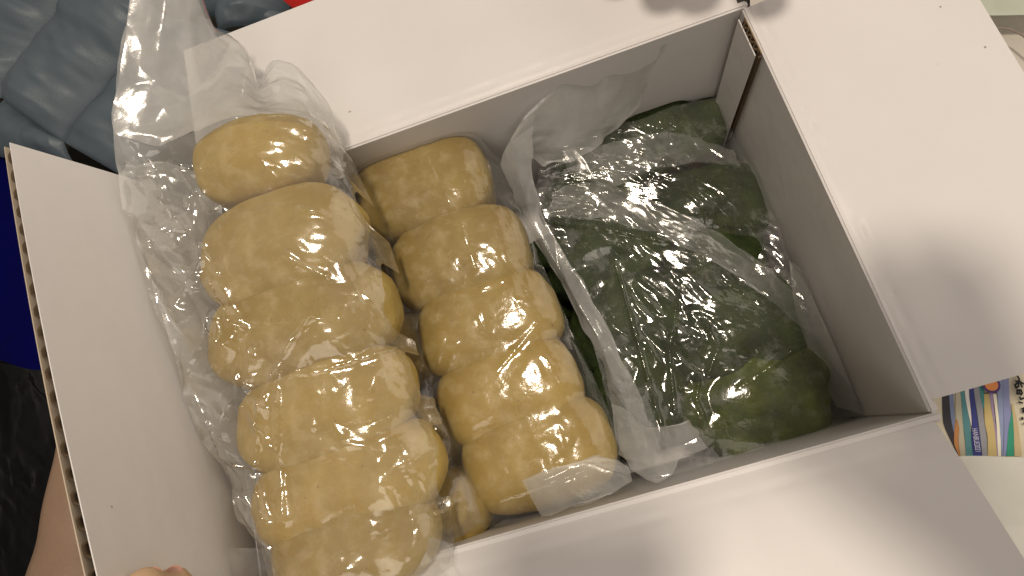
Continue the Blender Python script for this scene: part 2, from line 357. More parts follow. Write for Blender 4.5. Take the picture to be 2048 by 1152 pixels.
# the fluting shows in the cut edge: a wavy sheet between the two liners
nw = 460; V = []; F_ = []
for i in range(nw):
    tt = i / (nw - 1); ph = 2 * math.pi * tt * D / .0096 + .5 * math.sin(tt * 23)
    off = .0006 + (th_ - .0008) * (.5 + .5 * math.sin(ph + .35 * math.sin(2 * ph)))
    for s in (.6, .97, .992): V.append(left_pt(tt, s, off))
for i in range(nw - 1):
    for k in (0, 1): F_.append((i * 3 + k, i * 3 + 3 + k, i * 3 + 4 + k, i * 3 + 1 + k))
fl = link('fluting', me_from(V, F_), KRAFTD, box); sm = fl.modifiers.new('thick', 'SOLIDIFY'); sm.thickness = .0004
# glue tab on the right wall at the back corner
tabx = W - .0042
def tabslab(y0, y1, z0, z1): return slab([(tabx, y0, z0), (tabx, y0, z1), (tabx, y1, z1), (tabx, y1, z0)], .0036, .0004)
def tabsheet(x, m, nm): return link(nm, slab([(x, .191, .01), (x, .191, H - .0012), (x, D - .006, H - .0012), (x, D - .006, .01)], .0006, .0001), m, box, False)
gt = tabsheet(tabx, CARD, 'glue_tab'); tabsheet(tabx + .0034, KRAFT, 'tab_backing')
for pl in gt.data.polygons:
    pass
nw = 60; V = []; F_ = []
for i in range(nw):
    a = i / (nw - 1); x = tabx + .0008 + .0022 * (.5 + .5 * math.sin(a * 2 * math.pi * 4.5))
    for z in (H - .004, H - .0002): V.append((x, .192 + (D - .008 - .192) * a, z))
for i in range(nw - 1): F_.append((2 * i, 2 * i + 2, 2 * i + 3, 2 * i + 1))
f2 = link('tab_fluting', me_from(V, F_), KRAFTD, box); sm = f2.modifiers.new('thick', 'SOLIDIFY'); sm.thickness = .0004
edge = link('tab_edge', slab([(tabx + .0016, .1895, .02), (tabx + .0016, .1895, H - .002), (tabx + .0016, .1905, H - .002), (tabx + .0016, .1905, .02)], .0018, 0), KRAFTD, box, False)

# ------------------------------------------------------------------ the buns
gL, gM, gK, gG, gH = 'pale yellow buns in the left bag', 'pale yellow buns in the middle bag', 'pale yellow buns in the lower bag', 'green buns in the front right bag', 'green buns in the back right bag'
o_ = ['topmost', 'second from the top', 'third from the top', 'fourth from the top', 'fifth from the top', 'bottommost']
for k, sp in enumerate([(0.052, 0.2147, 0.192, 0.0353, 0.0162, -0.1109, 0.0), (0.0544, 0.1637, 0.189, 0.0442, 0.021, 0.013, -0.0226), (0.0547, 0.122, 0.184, 0.0496, 0.0201, -0.0053, -0.0404), (0.0563, 0.0787, 0.18, 0.0457, 0.0196, 0.0573, -0.0438), (0.0586, 0.042, 0.176, 0.0478, 0.0184, 0.0333, -0.0419), (0.0555, 0.0141, 0.175, 0.0406, 0.0178, 0.0301, -0.0246)]):
    sp = sp[:3] + (sp[3] * 1.02, sp[4] * 1.44) + sp[5:]; bunn('bun', sp, .0225, BUN, 'pale yellow oblong bun, %s of the six in the left bag' % o_[k], gL, 11 + k, 2.6, .03)
o_ = ['at the far end near the back wall', 'with a bright streak, second from the back wall', 'third from the back wall', 'fourth from the back wall', 'at the near end by the front flap']
for k, sp in enumerate([(0.12, 0.1996, 0.126, 0.0436, 0.0258, -0.0518, 0.0), (0.1312, 0.1497, 0.126, 0.0419, 0.0248, -0.0184, 0.0), (0.1374, 0.107, 0.126, 0.0419, 0.0232, 0.0242, 0.0), (0.1391, 0.0661, 0.126, 0.0409, 0.0222, 0.0321, 0.0), (0.144, 0.0292, 0.126, 0.0412, 0.0232, 0.0401, 0.0)]):
    sp = sp[:4] + (sp[4] * 1.17,) + sp[5:]; bunn('bun', sp, .0235, BUN, 'tan block-shaped bun in the middle bag, ' + o_[k], gM, 31 + k, 3.3, .035)
for k, sp in enumerate([(0.0918, 0.1736, 0.092, 0.0484, 0.0252, -0.0361, 0.0), (0.084, 0.1073, 0.12, 0.0265, 0.024, 0.1709, 0.0), (0.082, 0.0572, 0.12, 0.0241, 0.0216, 0.1122, 0.0), (0.0843, 0.0127, 0.13, 0.0297, 0.023, 0.4058, 0.0)]):
    bunn('bun', sp, .022, BUN, 'yellow bun glimpsed low between the left and middle bags, ' + ['nearest the back wall', 'beside the left bag middle', 'just above the front one', 'nearest the front flap'][k], gK, 51 + k)
for k, (sp, lb) in enumerate([((0.271, 0.0258, 0.08, 0.0421, 0.0298, 0.0317, 0.0), 'bright green bun at the near end by the front flap'), ((0.2757, 0.0659, 0.08, 0.041, 0.0283, 0.1212, 0.0), 'mottled green bun right of centre behind the nearest one'),
        ((0.277, 0.1101, 0.076, 0.0315, 0.024, 0.0494, 0.0), 'dark green bun under the diagonal film fold'), ((0.2108, 0.0479, 0.072, 0.0335, 0.0282, 0.1406, 0.0), 'green bun beside the film knot at the left'),
        ((0.2172, 0.0943, 0.072, 0.0388, 0.0275, 0.1271, 0.0), 'green bun in the middle of the left column'), ((0.2168, 0.1453, 0.072, 0.0422, 0.0268, 0.0276, 0.0), 'shadowed green bun at the far left under the crinkled fold')]):
    sp = sp[:3] + (sp[3] * 1.14, sp[4] * 1.18) + sp[5:]; bunn('bun', sp, .025, GREEN2 if k == 0 else GREEN, lb + ', front right bag', gG, 71 + k, 2.3, .13)
for k, (sp, lb) in enumerate([((0.2675, 0.2095, 0.072, 0.0578, 0.0259, -0.0543, 0.0), 'long green bun nearest the back wall'), ((0.2898, 0.1528, 0.07, 0.0412, 0.0249, -0.0871, 0.0), 'dark green bun below the long one near the right wall'), ((0.2209, 0.1804, 0.068, 0.0362, 0.0225, 0.0158, 0.0), 'dark green bun below the long one at the left')]):
    sp = sp[:3] + (sp[3] * 1.10, sp[4] * 1.22) + sp[5:]; bunn('bun', sp, .025, GREEN, lb + ', back right bag', gH, 91 + k, 2.3, .13)

gB = 'filler buns added to darken the gaps'  # made-up buns under the bags, there to fill the gaps with dark
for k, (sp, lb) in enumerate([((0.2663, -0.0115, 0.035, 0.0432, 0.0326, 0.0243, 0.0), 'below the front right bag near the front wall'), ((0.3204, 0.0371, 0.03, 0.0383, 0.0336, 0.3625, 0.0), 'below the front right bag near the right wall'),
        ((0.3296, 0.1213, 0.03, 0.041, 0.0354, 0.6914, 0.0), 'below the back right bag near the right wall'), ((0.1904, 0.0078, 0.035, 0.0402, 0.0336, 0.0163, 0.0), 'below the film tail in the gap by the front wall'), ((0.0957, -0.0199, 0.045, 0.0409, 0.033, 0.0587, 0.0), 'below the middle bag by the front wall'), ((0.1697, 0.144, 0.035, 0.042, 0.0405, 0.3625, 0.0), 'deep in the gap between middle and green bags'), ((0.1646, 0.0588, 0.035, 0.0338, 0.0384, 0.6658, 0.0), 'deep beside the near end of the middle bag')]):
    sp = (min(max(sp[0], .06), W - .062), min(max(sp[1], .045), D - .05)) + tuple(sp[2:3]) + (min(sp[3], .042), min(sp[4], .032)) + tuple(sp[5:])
    bunn('bun', sp, .026, GREEN, 'dark filler bun added ' + lb, gB, 111 + k, 2.4, .09)
# ------------------------------------------------------------------ the bags
CR = [(.024, .0022, 20, 1.3), (.012, .0013, -15, 2.2), (.0055, .00050, 70, 1.5), (.0026, .00014, 10, 1.5), (.0042, .00042, 12, 4.5)]
CR_SOFT = [(.024, .0010, 25, 1), (.0075, .00045, -20, 3.0), (.0038, .00022, 60, 1), (.002, .00006, 10, 1.5)]
CR_LOOSE = [(.040, .0050, 10, 1), (.020, .0024, 40, 2.4), (.008, .0005, -30, 1)]
CRG = [(.026, .0030, 30, 1.5), (.012, .0018, -25, 2.2), (.0055, .0007, 70, 1.5), (.0026, .00016, 10, 1.5)]
CR_BAND = [(.034, .0030, 0, 1.3), (.012, .0012, 80, 5), (.0055, .00022, 90, 4)]
rs = np.random.RandomState(5); LEFT = []
ma, mb = np.array((0.0086, 0.2163, 0.22)), np.array((0.0253, 0.0425, 0.2))
for i in range(15):
    q = ma + (mb - ma) * (i + rs.rand()) / 15 + np.array([rs.uniform(-.010, .016), 0, 0]); an = rs.choice([-1.1, -.9, .5, .8, 2.0]) + rs.uniform(-.3, .3); ln_ = rs.uniform(.006, .016)
    d = np.array([math.cos(an), math.sin(an), 0]) * ln_; k = q + d + np.array([math.cos(an + .8), math.sin(an + .8), 0]) * ln_ * .6
    LEFT.append(([q - d, q, q + d, k], rs.uniform(.0012, .0026), rs.uniform(.0020, .0036)))
bagL = empty('plastic_bag', (.05, .12, .15), 'clear crinkled bag of six buns over the left box edge, its mouth open', 'plastic bag', 'clear plastic bags of buns')
TL, TR, BL, BR = (-0.0025, 0.2327, 0.23), (0.0974, 0.203, 0.182), (0.0202, -0.0013, 0.182), (0.0984, -0.0057, 0.174)
sheet('film', [TL, (0.01, 0.2258, 0.222), (0.0354, 0.2275, 0.218), (0.0683, 0.224, 0.218), (0.0934, 0.2153, 0.212), TR],
      [TR, (0.0997, 0.1764, 0.17), (0.1031, 0.1494, 0.166), (0.1017, 0.1159, 0.162), (0.103, 0.0932, 0.162), (0.1054, 0.0697, 0.162), (0.1072, 0.0447, 0.162), (0.101, 0.0184, 0.164), BR],
      [BL, (0.0414, -0.0079, 0.184), (0.0651, -0.0096, 0.183), (0.0858, -0.01, 0.18), BR],
      [TL, (-0.0117, 0.2222, 0.2174), (-0.0088, 0.1897, 0.2176), (-0.0051, 0.1544, 0.2144), (-0.002, 0.1237, 0.2081), (0.0013, 0.0862, 0.2002), (0.0024, 0.0537, 0.1824), (0.0176, 0.0201, 0.186), BL],
      .0009, CR, FILM, bagL, 301, [gL], hug=5.0e-6, jag=.0015, lift=.0010, boost=1.6, ridges=LEFT + [([(0.0007, 0.2332, 0.21),(0.0097, 0.2002, 0.21),(0.0161, 0.1851, 0.21)],.0012,.0022),([(0.0079, 0.198, 0.21),(0.0202, 0.1773, 0.2),(0.0304, 0.1515, 0.2)],.0012,.002),([(0.0701, 0.1175, 0.2),(0.055, 0.1071, 0.2),(0.0468, 0.0984, 0.2),(0.0381, 0.0864, 0.2),(0.0299, 0.0662, 0.2)],.0010,.0022),([(0.0468, 0.0984, 0.2),(0.0435, 0.0764, 0.2),(0.0383, 0.0593, 0.2),(0.036, 0.0331, 0.2)],.0010,.0020),([(0.0033, 0.1003, 0.2),(0.0111, 0.0645, 0.2),(0.0205, 0.0438, 0.2)],.0012,.0022),([(0.0564, 0.1578, 0.2),(0.0803, 0.1349, 0.2)],.0009,.0014),([(0.0369, 0.1743, 0.2),(0.06, 0.1775, 0.2),(0.0853, 0.1657, 0.2)],.0012,.0014),([(0.0192, 0.1338, 0.2),(0.0497, 0.1214, 0.2),(0.0823, 0.1136, 0.2)],.0010,.0012),([(0.0299, 0.0998, 0.2),(0.0676, 0.0921, 0.2),(0.1035, 0.0945, 0.2)],.0010,.0012)])
sheet('bag_mouth', [(0.0289, 0.3086, 0.245), (0.0368, 0.3062, 0.242), (0.0464, 0.3053, 0.24), (0.0515, 0.3057, 0.23), (0.0474, 0.2928, 0.21), (0.0498, 0.2954, 0.198), (0.0542, 0.289, 0.192), (0.0615, 0.262, 0.196), (0.0692, 0.2639, 0.202), (0.0756, 0.2623, 0.206), (0.0843, 0.2569, 0.204), (0.0906, 0.2454, 0.2), (0.0959, 0.2324, 0.194), (0.095, 0.2263, 0.19), (0.0959, 0.2203, 0.186)],
      [(0.0959, 0.2203, 0.186), (0.0949, 0.2112, 0.183), TR], [TL, (0.01, 0.2258, 0.222), (0.0354, 0.2275, 0.218), (0.0683, 0.224, 0.218), (0.0934, 0.2153, 0.212), TR],
      [(0.0289, 0.3086, 0.245), (0.0179, 0.2802, 0.24), (0.0081, 0.26, 0.236), (-0.0008, 0.2425, 0.232), TL], .0009, CR_LOOSE, LOOSE, bagL, 322, edge=.35, jag=.0015)
sheet('bag_mouth_underside', [(0.0259, 0.3185, 0.236), (0.0462, 0.312, 0.222), (0.0438, 0.294, 0.204), (0.0528, 0.2891, 0.186), (0.0567, 0.2656, 0.186), (0.0701, 0.2659, 0.19), (0.0909, 0.2351, 0.186), (0.0919, 0.223, 0.178)],
      [(0.0919, 0.223, 0.178), (0.0893, 0.2029, 0.172)], [(-0.013, 0.2002, 0.216), (0.0039, 0.2084, 0.18), (0.0467, 0.2034, 0.17), (0.0893, 0.2029, 0.172)],
      [(0.0259, 0.3185, 0.236), (0.0054, 0.2745, 0.23), (-0.0055, 0.2485, 0.225), (-0.0098, 0.2232, 0.22), (-0.013, 0.2002, 0.216)], .0011, CR_LOOSE, LOOSE, bagL, 341, edge=.4, jag=.002)
sheet('film_side', [(-0.0087, 0.2247, 0.222), (0.011, 0.2183, 0.214), (0.0281, 0.2096, 0.2)], [(0.0281, 0.2096, 0.2), (0.0151, 0.1797, 0.18), (0.0149, 0.1396, 0.176), (0.0202, 0.0996, 0.172), (0.0206, 0.0678, 0.168), (0.0248, 0.0363, 0.166), (0.0307, 0.0107, 0.166)], [(0.0168, 0.0186, 0.183), (0.0307, 0.0107, 0.166)],
      [(-0.007, 0.2231, 0.224), (-0.0076, 0.1888, 0.219), (-0.004, 0.1536, 0.2159), (-0.0003, 0.1228, 0.2104), (0.0025, 0.0858, 0.2018), (0.0036, 0.0536, 0.1841), (0.0193, 0.0187, 0.187)], .0009, [(.030, .0090, 60, 1.3), (.014, .0048, 75, 2.0), (.0065, .0012, 30, 1.5), (.003, .00018, 0, 1)], SIDE, bagL, 371, edge=.6, jag=.003)
sheet('bag_tail', [(-0.0048, 0.0324, 0.192), (0.0237, 0.0189, 0.188), (0.0581, 0.0107, 0.19), (0.0945, 0.0073, 0.186), (0.101, 0.0025, 0.18)], [(0.101, 0.0025, 0.18), (0.1003, -0.0049, 0.18), (0.1032, -0.0189, 0.182)],
      [(0.0016, -0.0001, 0.194), (0.0388, -0.012, 0.19), (0.0746, -0.0188, 0.188), (0.1032, -0.0189, 0.182)], [(-0.0048, 0.0324, 0.192), (-0.0018, 0.0177, 0.194), (0.0016, -0.0001, 0.194)], .0010, CR_LOOSE, FILM, bagL, 355, edge=.4, jag=.002)

bagM = empty('plastic_bag', (.14, .11, .10), 'clear taut bag of five buns in the middle of the box', 'plastic bag', 'clear plastic bags of buns')
TL, TR, BL, BR = (0.0733, 0.2274, 0.12), (0.1741, 0.2055, 0.118), (0.0821, 0.0004, 0.152), (0.1809, 0.0025, 0.158)
sheet('film', [TL, (0.0948, 0.2287, 0.124), (0.1268, 0.2268, 0.128), (0.1534, 0.2231, 0.124), TR], [TR, (0.1739, 0.165, 0.118), (0.1766, 0.1306, 0.118), (0.1809, 0.0943, 0.118), (0.1851, 0.0598, 0.12), (0.1877, 0.0334, 0.128), (0.1854, 0.016, 0.144), BR],
      [BL, (0.1093, 0.003, 0.154), (0.1352, 0.0013, 0.156), (0.1583, 0.0015, 0.158), BR], [TL, (0.0777, 0.1858, 0.115), (0.0833, 0.1358, 0.115), (0.0854, 0.0902, 0.115), (0.0831, 0.0489, 0.12), (0.0776, 0.0186, 0.135), BL],
      .0009, CR_SOFT, FILMM, bagM, 401, [gM], hug=5e-6, lift=.0006, ridges=[([(0.1309, 0.211, 0.14),(0.1333, 0.1912, 0.14),(0.1401, 0.1687, 0.14),(0.1412, 0.1348, 0.14)],.0016,.0012),([(0.1268, 0.1784, 0.14),(0.1424, 0.1598, 0.14)],.0007,.0010),([(0.1694, 0.097, 0.14),(0.1549, 0.087, 0.14),(0.1372, 0.0754, 0.14)],.0008,.0010),([(0.1151, 0.1024, 0.14),(0.1027, 0.0829, 0.14),(0.0952, 0.0709, 0.14)],.0008,.0012),([(0.1213, 0.0975, 0.14),(0.1075, 0.0786, 0.14),(0.0973, 0.0675, 0.14)],.0008,.0012),([(0.1397, 0.1215, 0.14),(0.1596, 0.1234, 0.14),(0.1593, 0.1121, 0.14)],.0010,.0012),([(0.122, 0.0137, 0.15),(0.154, 0.015, 0.15),(0.1726, 0.0161, 0.15)],.0010,.0015)])
sheet('bag_end', [(0.1363, 0.0217, 0.158), (0.1574, 0.0211, 0.164), (0.1738, 0.0214, 0.166), (0.185, 0.0183, 0.166)], [(0.185, 0.0183, 0.166), (0.1896, 0.0125, 0.167), (0.1892, 0.0057, 0.167)],
      [(0.141, 0.0016, 0.16), (0.1589, 0.0025, 0.162), (0.1787, 0.003, 0.164), (0.1892, 0.0057, 0.167)], [(0.1363, 0.0217, 0.158), (0.1382, 0.0103, 0.158), (0.141, 0.0016, 0.16)], .0008, CR_LOOSE, LOOSE, bagM, 421, edge=.5, jag=.0015)

bagK = empty('plastic_bag', (.11, .08, .07), 'clear bag of buns almost hidden beneath the left and middle bags', 'plastic bag', 'clear plastic bags of buns')
sheet('film', [(0.0505, 0.202, 0.095), (0.1515, 0.1929, 0.085)], [(0.1515, 0.1929, 0.085), (0.1225, 0.0996, 0.1), (0.1103, 0.0412, 0.115), (0.1092, 0.0058, 0.12)], [(0.0529, -0.0028, 0.15), (0.0809, -0.0025, 0.144), (0.1092, 0.0058, 0.12)],
      [(0.0505, 0.202, 0.095), (0.0543, 0.0868, 0.12), (0.0529, -0.0028, 0.15)], .0012, CR, FILM, bagK, 441, [gK], hug=4e-6)

bagG = empty('plastic_bag', (.25, .08, .08), 'clear wrinkled bag of bright green buns by the front flap, folded along one side', 'plastic bag', 'clear plastic bags of buns')
TL, TR, BL, BR = (0.1826, 0.1888, 0.108), (0.3162, 0.086, 0.1), (0.1854, 0.0206, 0.13), (0.3171, 0.0032, 0.1)
sheet('film', [TL, (0.2185, 0.1758, 0.11), (0.2471, 0.1472, 0.114), (0.2742, 0.1201, 0.112), (0.2967, 0.0972, 0.104), TR], [TR, (0.3176, 0.0543, 0.098), (0.318, 0.026, 0.098), BR],
      [BL, (0.2027, 0.0022, 0.12), (0.2389, -0.0004, 0.108), (0.282, 0.0005, 0.102), BR], [TL, (0.1856, 0.1464, 0.1), (0.189, 0.1047, 0.1), (0.189, 0.0596, 0.108), BL],
      .0009, CRG, FILMG, bagG, 501, [gG], hug=4e-6, jag=.001, ridges=[([(0.2181, 0.1254, 0.11),(0.2163, 0.0876, 0.11),(0.2137, 0.0491, 0.11),(0.2124, 0.0223, 0.12)],.0010,.0024),([(0.2223, 0.0321, 0.11),(0.2308, 0.0647, 0.11),(0.2445, 0.0909, 0.11)],.0010,.0022),([(0.2551, 0.0752, 0.11),(0.2569, 0.058, 0.11),(0.2474, 0.0463, 0.11)],.0009,.0020),([(0.2583, 0.0372, 0.11),(0.2783, 0.0456, 0.11),(0.2993, 0.0527, 0.11)],.0016,-.004),([(0.2598, 0.0339, 0.11),(0.2788, 0.0396, 0.11),(0.2982, 0.0466, 0.11)],.0010,.0026),([(0.1914, 0.1618, 0.11),(0.2163, 0.1488, 0.11),(0.2496, 0.1271, 0.11)],.0012,.0024),([(0.2418, 0.0465, 0.11),(0.2358, 0.0339, 0.11),(0.2364, 0.0238, 0.11)],.0009,.002)])
sheet('film_fold', [(0.1699, 0.1994, 0.13), (0.1811, 0.2075, 0.14), (0.1996, 0.2159, 0.146)], [(0.1996, 0.2159, 0.146), (0.1887, 0.1894, 0.136), (0.1861, 0.1651, 0.124), (0.1935, 0.1243, 0.12), (0.2009, 0.0906, 0.12), (0.204, 0.0538, 0.124), (0.2071, 0.0251, 0.134), (0.2056, 0.0082, 0.148)],
      [(0.1852, 0.0197, 0.14), (0.1925, 0.0143, 0.148), (0.2056, 0.0082, 0.148)], [(0.1699, 0.1994, 0.13), (0.1715, 0.1841, 0.124), (0.1745, 0.1613, 0.118), (0.1817, 0.1284, 0.114), (0.1883, 0.0896, 0.114), (0.1918, 0.0578, 0.12), (0.1895, 0.0356, 0.13), (0.1852, 0.0197, 0.14)],
      .0008, CR_BAND, LOOSE2, bagG, 521, edge=.5, jag=.0015)
sheet('film_hem', [(0.195, 0.1729, 0.126), (0.2181, 0.1714, 0.128), (0.2443, 0.1499, 0.13), (0.2724, 0.1215, 0.128), (0.2945, 0.0933, 0.12), (0.3097, 0.071, 0.104)], [(0.3097, 0.071, 0.104), (0.3146, 0.0444, 0.09)],
      [(0.1865, 0.1631, 0.12), (0.2164, 0.1476, 0.124), (0.2455, 0.1269, 0.126), (0.2713, 0.1006, 0.122), (0.2933, 0.0745, 0.112), (0.3146, 0.0444, 0.09)], [(0.195, 0.1729, 0.126), (0.1865, 0.1631, 0.12)], .0008, CRG, HEM, bagG, 541, edge=.5, jag=.0015)
sheet('bag_tail', [(0.191, 0.0456, 0.14), (0.2029, 0.0301, 0.15), (0.2138, 0.0257, 0.154), (0.2236, 0.0258, 0.156)], [(0.2236, 0.0258, 0.156), (0.2251, 0.0176, 0.16), (0.2264, 0.0114, 0.162)],
      [(0.1902, 0.0094, 0.158), (0.1961, 0.0039, 0.16), (0.2064, 0.0029, 0.162), (0.2118, 0.0085, 0.164), (0.2264, 0.0114, 0.162)], [(0.191, 0.0456, 0.14), (0.1873, 0.0282, 0.148), (0.1902, 0.0094, 0.158)], .0007, CR_LOOSE, LOOSE2, bagG, 561, edge=.5, jag=.0015)
sheet('film_edge', [(0.3134, 0.0959, 0.1), (0.3142, 0.0864, 0.11)], [(0.3142, 0.0864, 0.11), (0.3171, 0.0475, 0.104), (0.3195, 0.0015, 0.096)], [(0.3102, 0.0096, 0.088), (0.3195, 0.0015, 0.096)],
      [(0.3134, 0.0959, 0.1), (0.308, 0.067, 0.096), (0.3069, 0.0375, 0.092), (0.3102, 0.0096, 0.088)], .0009, CR_BAND, LOOSE2, bagG, 581, edge=.5)

bagH = empty('plastic_bag', (.25, .17, .08), 'clear bag of dark green buns in the back corner, empty mouth on the wall', 'plastic bag', 'clear plastic bags of buns')
TL, TR, BL, BR = (0.1976, 0.2119, 0.106), (0.3192, 0.212, 0.092), (0.18, 0.1751, 0.095), (0.3145, 0.0716, 0.094)
sheet('film', [TL, (0.2305, 0.2146, 0.104), (0.2668, 0.213, 0.1), (0.2942, 0.2141, 0.096), TR], [TR, (0.3173, 0.1745, 0.09), (0.3187, 0.1354, 0.092), (0.3177, 0.1028, 0.094), BR],
      [BL, (0.2329, 0.1509, 0.09), (0.2748, 0.1126, 0.088), BR], [TL, (0.1885, 0.1957, 0.1), BL], .0009, CRG, FILMG, bagH, 601, [gH], hug=5e-6, jag=.001)
sheet('bag_mouth', [(0.1812, 0.2057, 0.14), (0.1913, 0.2117, 0.15), (0.2025, 0.2168, 0.154), (0.2192, 0.2211, 0.158), (0.24, 0.2257, 0.16), (0.2457, 0.2234, 0.16), (0.2601, 0.2252, 0.164), (0.2801, 0.2214, 0.164)],
      [(0.2801, 0.2214, 0.164), (0.2758, 0.2203, 0.15), (0.2673, 0.2172, 0.126), (0.2633, 0.2135, 0.114)], [(0.1945, 0.1989, 0.112), (0.2148, 0.1949, 0.112), (0.2333, 0.2017, 0.11), (0.2633, 0.2135, 0.114)],
      [(0.1812, 0.2057, 0.14), (0.1861, 0.2034, 0.124), (0.1945, 0.1989, 0.112)], .0009, CR_LOOSE, LOOSE, bagH, 621, edge=.4, jag=.0015)
sheet('film_band', [(0.2071, 0.1958, 0.13), (0.2309, 0.1923, 0.126), (0.2709, 0.19, 0.118), (0.3079, 0.1708, 0.104)], [(0.3079, 0.1708, 0.104), (0.3105, 0.1621, 0.098)],
      [(0.2073, 0.183, 0.124), (0.2289, 0.1674, 0.122), (0.268, 0.1713, 0.112), (0.3105, 0.1621, 0.098)], [(0.2071, 0.1958, 0.13), (0.2073, 0.183, 0.124)], .0009, CRG, HEM, bagH, 641, edge=.5, jag=.0015)

# ------------------------------------------------------------------ quilted jacket, top left
jk = empty('quilted_jacket', (-0.161, 0.4448, 0.09), 'grey-blue puffy quilted jacket lying behind the box at the upper left', 'jacket')
def panel(a0, a1, b0, b1, seed, puff=.028):   # a: far seam from a0 to a1, b: near seam from b0 to b1
    nu, nv = 90, 60; u = np.linspace(0, 1, nu)[:, None]; v = np.linspace(0, 1, nv)[None]
    a0, a1, b0, b1 = (np.array(q) for q in (a0, a1, b0, b1))
    G = (a0 * (1 - u)[..., None] + a1 * u[..., None]) * (1 - v)[..., None] + (b0 * (1 - u)[..., None] + b1 * u[..., None]) * v[..., None]
    prof = np.sin(np.pi * v)**.6; ed = np.clip(np.minimum(u, 1 - u) * 9, 0, 1)**.5
    w = np.linalg.norm(a0 - a1)
    wr = snoise(u * w / .014 + seed, v * 2.6, seed) * .34 * (1 - prof * .75) + .05 * snoise(u * w / .007, v * 7 + seed, seed + 1) + .22 * snoise(u * w / .05, v * 1.7, seed + 2)
    G[..., 2] += puff * prof * (1 + wr) * (.4 + .6 * ed) 
    pl = link('quilted_panel', grid_mesh(G), JACKET, jk)
panel((-0.3832, 0.5877, 0.07), (-0.3319, 0.4173, 0.07), (-0.2072, 0.6028, 0.085), (-0.3155, 0.4794, 0.07), 700)
panel((-0.2069, 0.6087, 0.085), (-0.3144, 0.4705, 0.075), (-0.1089, 0.5127, 0.095), (-0.2265, 0.4384, 0.08), 710)
panel((-0.1089, 0.5127, 0.095), (-0.2265, 0.4384, 0.08), (-0.052, 0.4348, 0.095), (-0.1721, 0.3737, 0.08), 720)
panel((-0.052, 0.4348, 0.095), (-0.1721, 0.3737, 0.08), (0.0298, 0.3742, 0.09), (-0.1255, 0.3257, 0.07), 730, .020)
panel((-0.117, 0.5258, 0.085), (-0.0586, 0.4458, 0.085), (-0.0096, 0.509, 0.085), (0.0413, 0.4042, 0.07), 740, .022)
panel((-0.2233, 0.4369, 0.082), (-0.1711, 0.3738, 0.08), (-0.2707, 0.4094, 0.065), (-0.1746, 0.3533, 0.06), 750, .014)
panel((-0.0132, 0.5163, 0.085), (-0.0196, 0.4137, 0.085), (0.0792, 0.4773, 0.08), (0.0245, 0.4114, 0.07), 760, .026)
# ------------------------------------------------------------------ red packet
rp = tag(sheet('red_packet', [(0.0612, 0.3922, 0.14), (0.1123, 0.3731, 0.14)], [(0.1123, 0.3731, 0.14), (0.1014, 0.3395, 0.14)], [(0.0641, 0.3619, 0.135), (0.0838, 0.3431, 0.14), (0.1014, 0.3395, 0.14)], [(0.0612, 0.3922, 0.14), (0.0576, 0.374, 0.135), (0.0641, 0.3619, 0.135)], .001, CR_LOOSE, REDP, None, 771), 'red glossy packet peeping out above the back flap beside the jacket', 'packet')
# ------------------------------------------------------------------ royal blue cloth, black bag
tag(sheet('blue_cloth', [(-0.3684, 0.4626, 0.055), (-0.2307, 0.407, 0.055), (-0.1829, 0.371, 0.05)], [(-0.1829, 0.371, 0.05), (-0.1679, 0.2689, 0.07), (-0.1803, 0.1817, 0.07)], [(-0.3743, 0.2651, 0.05), (-0.2707, 0.2192, 0.055), (-0.2329, 0.199, 0.065), (-0.1803, 0.1817, 0.07)], [(-0.3684, 0.4626, 0.055), (-0.3525, 0.3555, 0.07), (-0.3743, 0.2651, 0.05)],
      .0016, [(.05, .018, 30, 2.4), (.018, .0035, 10, 1.6)], ROYAL, None, 781), 'royal blue cloth with soft folds beside the left flap', 'cloth')
tag(sheet('bin_bag', [(-0.388, 0.2708, 0.04), (-0.2735, 0.2174, 0.04), (-0.195, 0.1861, 0.05)], [(-0.195, 0.1861, 0.05), (-0.1927, 0.1055, 0.06), (-0.206, 0.0052, 0.06)], [(-0.3459, 0.0405, 0.07), (-0.206, 0.0052, 0.06)], [(-0.388, 0.2708, 0.04), (-0.3459, 0.0405, 0.07)],
      .0014, [(.05, .010, 80, 2.2), (.020, .0050, 100, 2.0), (.009, .0014, 20, 1)], BLACKP, None, 791), 'shiny crumpled black plastic bag at the lower left', 'plastic bag')
